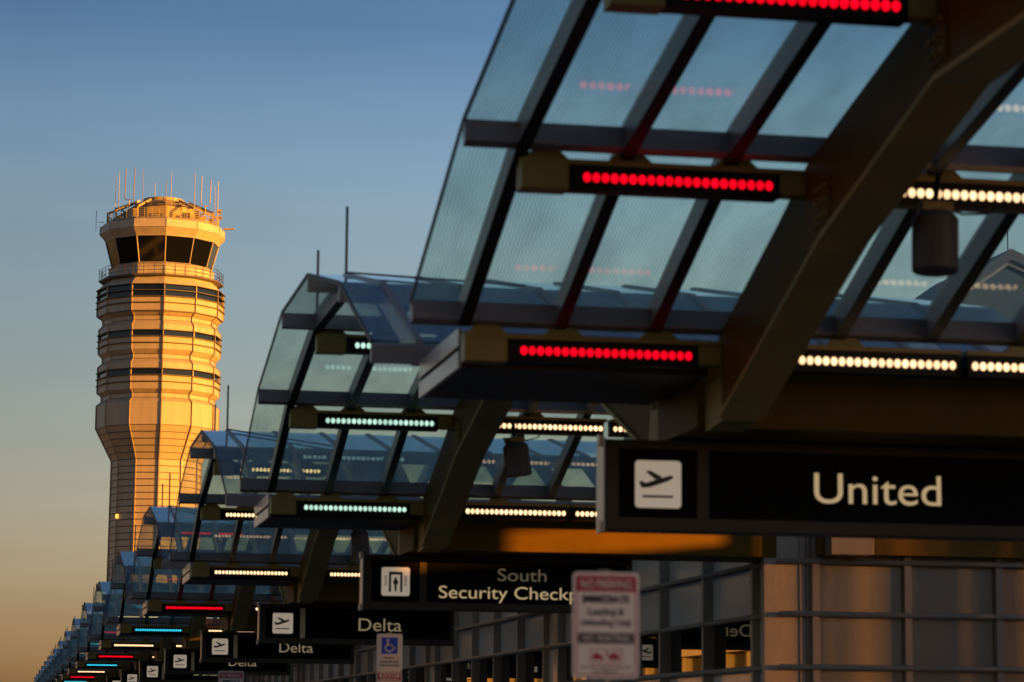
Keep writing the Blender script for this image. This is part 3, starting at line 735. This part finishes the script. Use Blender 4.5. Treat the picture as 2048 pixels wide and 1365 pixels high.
pv['group'] = "roof lanterns"
tag(pv, "pale gabled roof lantern with a thin rod, seen through the glass at the right edge", "roof lantern")

# ------------------------------------------------------------------ parking garage across the road (seen mirrored in the windows)
gr = empty("parking_garage", (-50, 260, 0))
def GB(b, name, m_):
    o = b.build(name, m_, gr); o.location = (50, -260, 0); return o
GB(MB().box((-66, 120, -0.1), (-46, 420, 12.0)), "core", M['garage_dark'])
for k in range(5):
    GB(MB().box((-46.0, 120, 0.2+k*2.9), (-44.6, 420, 1.35+k*2.9)), "parapet", M['garage'])
for k in range(40):
    GB(MB().box((-45.95, 121+k*7.6, 0.0), (-45.2, 121.9+k*7.6, 13)), "pillar", M['garage'])
tag(gr, "sunlit concrete parking garage mirrored in the terminal windows", "garage")

# ------------------------------------------------------------------ control tower
TX, TY = 16.05, 296.0
tw = empty("control_tower", (TX, TY, -0.15))
def ring12(r, z, n=12): return [(r*math.sin(2*math.pi*i/n), -r*math.cos(2*math.pi*i/n), z) for i in range(n)]
def T(b, name, m_, parent=None, **kw): return b.build(name, m_, parent or tw, **kw)
# wall profile pieces: list of (z, radius)
def wall(name, prof, m_): return T(MB().loft([ring12(r, Z(z)) for z, r in prof]), name, m_)
wall("shaft", [(-1.6, 5.02), (16.35, 4.98), (29.46, 4.92)], M['tower'])
wall("flare", [(29.47, 4.92), (33.05, 6.74)], M['tower'])
wall("drum_panel", [(33.07, 6.76), (35.64, 6.76), (36.08, 6.24), (36.63, 6.24), (37.02, 6.73), (38.50, 6.73)], M['tower'])
wall("drum_panel", [(39.26, 6.73), (39.94, 6.73), (40.38, 6.24), (40.93, 6.24), (41.40, 6.73), (42.80, 6.73)], M['tower'])
wall("drum_panel", [(43.52, 6.73), (44.15, 6.73), (44.64, 6.30), (45.19, 6.36), (45.68, 7.0), (47.20, 6.98)], M['tower'])
wall("cornice", [(48.56, 6.98), (48.70, 7.02), (49.40, 6.30), (49.50, 6.25)], M['tower_white'])
for za, zb, r in ((38.50, 39.26, 6.66), (42.80, 43.52, 6.66), (47.20, 48.56, 6.90)):
    for i in range(12):
        a, b = 2*math.pi*i/12, 2*math.pi*(i+1)/12
        p, q = Vector((r*math.sin(a), -r*math.cos(a))), Vector((r*math.sin(b), -r*math.cos(b)))
        n = Vector(((p+q)/2)).normalized()
        bm_ = MB(); v = []
        for z in (za+0.01, zb-0.01):
            for s_ in (p, q): v.append(bm_.bm.verts.new((s_.x, s_.y, Z(z))))
            for s_ in (q - n*0.4, p - n*0.4): v.append(bm_.bm.verts.new((s_.x, s_.y, Z(z))))
        for f in ((0,1,2,3), (7,6,5,4), (0,4,5,1), (1,5,6,2), (2,6,7,3), (3,7,4,0)): bm_.bm.faces.new([v[j] for j in f])
        T(bm_, "window", M['tower_glass'])
# horizontal ledges
def ledge(z, r, h=0.085, d=0.22, m_='tower_ledge'):
    return T(MB().loft([ring12(r-0.15, Z(z)-h/2), ring12(r+d, Z(z)-h/2), ring12(r+d, Z(z)+h/2), ring12(r-0.15, Z(z)+h/2)], cap=False), "ledge", M[m_])
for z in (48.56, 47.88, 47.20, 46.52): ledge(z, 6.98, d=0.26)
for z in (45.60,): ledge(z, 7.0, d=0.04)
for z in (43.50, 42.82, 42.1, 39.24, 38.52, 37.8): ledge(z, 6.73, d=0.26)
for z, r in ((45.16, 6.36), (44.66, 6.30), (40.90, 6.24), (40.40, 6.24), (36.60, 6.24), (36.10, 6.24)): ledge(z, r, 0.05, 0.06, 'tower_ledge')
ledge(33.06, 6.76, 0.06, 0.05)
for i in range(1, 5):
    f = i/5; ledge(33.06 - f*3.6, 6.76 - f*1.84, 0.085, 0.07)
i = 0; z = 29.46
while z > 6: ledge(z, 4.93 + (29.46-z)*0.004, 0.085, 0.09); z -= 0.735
# vertical ribs at the twelve edges, following the wall
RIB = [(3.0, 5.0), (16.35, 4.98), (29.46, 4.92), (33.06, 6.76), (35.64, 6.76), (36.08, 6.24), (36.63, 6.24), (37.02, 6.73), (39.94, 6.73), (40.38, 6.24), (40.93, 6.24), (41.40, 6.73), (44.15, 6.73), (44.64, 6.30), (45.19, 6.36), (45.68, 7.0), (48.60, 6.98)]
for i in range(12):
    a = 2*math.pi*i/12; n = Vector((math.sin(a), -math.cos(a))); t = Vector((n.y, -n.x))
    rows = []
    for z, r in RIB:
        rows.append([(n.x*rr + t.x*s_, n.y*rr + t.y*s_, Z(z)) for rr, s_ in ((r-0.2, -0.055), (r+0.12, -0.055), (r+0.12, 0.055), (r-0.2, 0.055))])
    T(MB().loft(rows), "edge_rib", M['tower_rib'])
# catwalk below the cab
T(MB().loft([ring12(6.2, Z(49.52)), ring12(6.98, Z(49.60)), ring12(6.98, Z(49.75)), ring12(5.7, Z(49.75))], cap=False), "catwalk", M['tower_ledge'])
wall("sill_wall", [(49.5, 5.85), (50.9, 5.85), (51.05, 5.98), (51.28, 5.60)], M['tower_white'])
def railing(name, r, z0, z1, nr, posts, m_, th=0.03):
    mb = MB()
    for k in range(12):
        a0, a1 = 2*math.pi*k/12, 2*math.pi*(k+1)/12
        p, q = Vector((r*math.sin(a0), -r*math.cos(a0), 0)), Vector((r*math.sin(a1), -r*math.cos(a1), 0))
        for i in range(nr):
            z = z0 + (z1-z0)*(i+1)/nr
            mb.tube([p + Vector((0, 0, Z(z))), q + Vector((0, 0, Z(z)))], th, 5)
        for j in range(posts):
            s_ = p.lerp(q, j/posts); mb.tube([s_ + Vector((0, 0, Z(z0))), s_ + Vector((0, 0, Z(z1)+0.02))], th*1.25, 5)
    return T(mb, name, m_)
railing("railing", 6.92, 49.75, 50.95, 3, 3, M['dark_metal'], 0.026)
# cab glazing
rt, rb, zt, zb = 6.27, 5.52, 54.08, 51.30
for i in range(12):
    a, b = 2*math.pi*i/12, 2*math.pi*(i+1)/12
    def E(r, ang, z): return Vector((r*math.sin(ang), -r*math.cos(ang), Z(z)))
    bm_ = MB(); q = [E(rb, a, zb), E(rb, b, zb), E(rt, b, zt), E(rt, a, zt)]
    n = Vector((math.sin((a+b)/2), -math.cos((a+b)/2), 0))
    v = [bm_.bm.verts.new(p) for p in q] + [bm_.bm.verts.new(p - n*0.08) for p in q]
    for f in ((0,1,2,3), (7,6,5,4), (0,4,5,1), (1,5,6,2), (2,6,7,3), (3,7,4,0)): bm_.bm.faces.new([v[j] for j in f])
    T(bm_, "cab_window", M['cab_glass'])
    T(MB().tube([E(rb+0.02, a, zb), E(rt+0.02, a, zt)], 0.085, 6), "cab_mullion", M['tower_rib'])
wall("cab_core", [(51.0, 4.6), (54.1, 4.6)], M['matt_black'])
wall("fascia", [(54.09, 5.9), (54.10, 6.36), (54.25, 6.42), (54.95, 7.03), (55.86, 6.98), (56.0, 6.62)], M['tower_white'])
wall("parapet_cap", [(56.003, 6.66), (56.14, 6.62), (56.15, 5.5)], M['tower_rib'])
ledge(54.97, 7.0, 0.04, 0.035); ledge(54.12, 6.36, 0.10, 0.03, 'tower_rib')
for i in range(12):
    a = 2*math.pi*i/12
    T(MB().tube([(7.03*math.sin(a), -7.03*math.cos(a), Z(54.97)), (6.99*math.sin(a), -6.99*math.cos(a), Z(55.86))], 0.03, 5), "panel_joint", M['tower_ledge'])
# roof deck: drum, sloped braces, railing, equipment
railing("railing", 6.25, 56.15, 57.25, 5, 4, M['yellow_steel'], 0.026)
wall("roof_drum", [(56.1, 4.0), (58.0, 4.0), (58.6, 3.1)], M['yellow_steel'])
wall("roof_cone", [(58.603, 3.08), (58.85, 2.35)], M['yellow_steel'])
T(MB().loft([[(2.32*math.cos(2*math.pi*i/40), 2.32*math.sin(2*math.pi*i/40), Z(z)) for i in range(40)] for z in (58.86, 59.22)]), "roof_disc", M['yellow_steel'])
for i in range(12):
    a = 2*math.pi*i/12; n = Vector((math.sin(a), -math.cos(a), 0))
    T(MB().bar(n*6.2 + Vector((0, 0, Z(56.1))), n*6.2 + Vector((0.0001, 0, Z(57.35))), 0.2, 0.2), "roof_post", M['yellow_steel'])
    T(MB().bar(n*6.25 + Vector((0, 0, Z(57.40))), n*3.2 + Vector((0, 0, Z(58.75))), 0.22, 0.24), "roof_brace", M['yellow_steel'])
for i in range(12):
    a, b = 2*math.pi*i/12, 2*math.pi*(i+1)/12
    T(MB().bar((4.75*math.sin(a), -4.75*math.cos(a), Z(58.05)), (4.75*math.sin(b), -4.75*math.cos(b), Z(58.05)), 0.12, 0.14), "roof_ring", M['tower_ledge'])
for (ang, rr, w, h) in ((-52, 5.5, 0.5, 0.9), (-38, 5.4, 0.6, 1.2), (-66, 5.3, 0.5, 0.7), (28, 5.2, 0.7, 0.9), (40, 5.4, 0.5, 1.3), (52, 5.3, 0.8, 0.8), (70, 5.6, 0.5, 0.9), (10, 5.1, 0.4, 0.7), (-18, 5.1, 0.5, 0.6)):
    a = R(ang); c = Vector((rr*math.sin(a), -rr*math.cos(a)))
    T(MB().box((c.x-w/2, c.y-w/2, Z(56.1)), (c.x+w/2, c.y+w/2, Z(56.1+h))), "equipment_box", M['tower_ledge' if ang in (-52, 40, -66) else 'yellow_steel'], bevel=0.03)
for (ang, z, r_) in ((64, 57.6, 0.34), (67, 57.0, 0.26)):
    a = R(ang); c = Vector((6.75*math.sin(a), -6.75*math.cos(a), Z(z)))
    T(MB().loft([[(c.x + k_*0.03 + 0.0, c.y - 0.12*(3-k_), c.z)] * 1 + [(c.x + r_*s_*math.cos(2*math.pi*j/14), c.y - 0.06*k_, c.z + r_*s_*math.sin(2*math.pi*j/14)) for j in range(14)] for k_, s_ in ((0, 0.5), (1, 0.85), (2, 1.0))]), "dish", M['whip'])
T(MB().bar((6.9*math.sin(R(76)), -6.9*math.cos(R(76)), Z(55.9)), (8.1*math.sin(R(76)), -8.1*math.cos(R(76)), Z(55.95)), 0.2, 0.2), "side_arm", M['yellow_steel'])
T(MB().tube([(-6.6, -1.6, Z(56.1)), (-7.5, -1.6, Z(56.15)), (-7.5, -1.6, Z(57.4))], 0.035, 5), "side_arm", M['dark_metal'])
T(MB().tube([(-7.5, -1.6, Z(55.0)), (-7.5, -1.6, Z(57.3))], 0.025, 5), "antenna", M['whip_dark'])
pxm = 0.05563; AXC = 327.8
def ant(px, ytop, ybase, dy, m_='whip', r_=0.055):
    x = (150 + px/4.549 - AXC)*pxm
    zf = lambda q: (57.445 + (430 - (320 + q/4.549))*0.0572)*(296 + dy)/296 + 0.15
    zt_, zb_ = zf(ytop), zf(ybase)
    return x, zt_, zb_
def whip(px, ytop, ybase, dy, m_='whip', r_=0.055):
    x, a, b = ant(px, ytop, ybase, dy)
    x -= (a + b)/2*0.0 
    T(MB().tube([(x, dy, Z(b)-0.5), (x, dy, Z(b) + (a-b)*0.35), (x, dy, Z(a))], r_*0.85, 6, r_*0.55), "antenna", M[m_])
whip(360, 165, 440, -3.0); whip(388, 125, 430, -3.4); whip(598, 90, 365, -4.6, 'whip_dark', 0.05)
whip(722, 215, 335, -1.0, 'whip', 0.06); whip(803, 180, 510, -5.9, 'whip_dark', 0.06); whip(850, 105, 430, -5.6)
whip(1068, 110, 385, -4.4, 'whip', 0.06); whip(1262, 220, 440, -3.2); whip(1286, 165, 590, -3.6, 'yellow_steel', 0.07)
def fork(p0, p1, yt0, yt1, yb, dy, m_):
    x0, a0, b = ant(p0, yt0, yb, dy); x1, a1, _ = ant(p1, yt1, yb, dy); xm = (x0+x1)/2
    T(MB().tube([(x0+0.05, dy, Z(a0)), (x0, dy, Z(b)+0.35), (x0+0.12, dy, Z(b)+0.05), (xm, dy, Z(b)), (x1-0.12, dy, Z(b)+0.05), (x1, dy, Z(b)+0.35), (x1+0.05, dy, Z(a1))], 0.055, 6), "antenna", M[m_])
    T(MB().tube([(xm, dy, Z(b)), (xm, dy, Z(b)-1.2)], 0.06, 6), "antenna_mast", M['yellow_steel'])
fork(440, 520, 95, 80, 380, -4.2, 'whip_dark'); fork(1130, 1212, 130, 165, 405, -4.0, 'whip')
# small obstruction light and cable on the shaft
a = R(-58); c = Vector((5.05*math.sin(a), -5.05*math.cos(a)))
T(MB().tube([(c.x, c.y, Z(23.0)), (c.x, c.y, Z(23.45))], 0.17, 8), "beacon", M['lamp_amber'])
tag(tw, "tall twelve-sided beige control tower lit gold by the low sun, with antennas on top", "control tower")
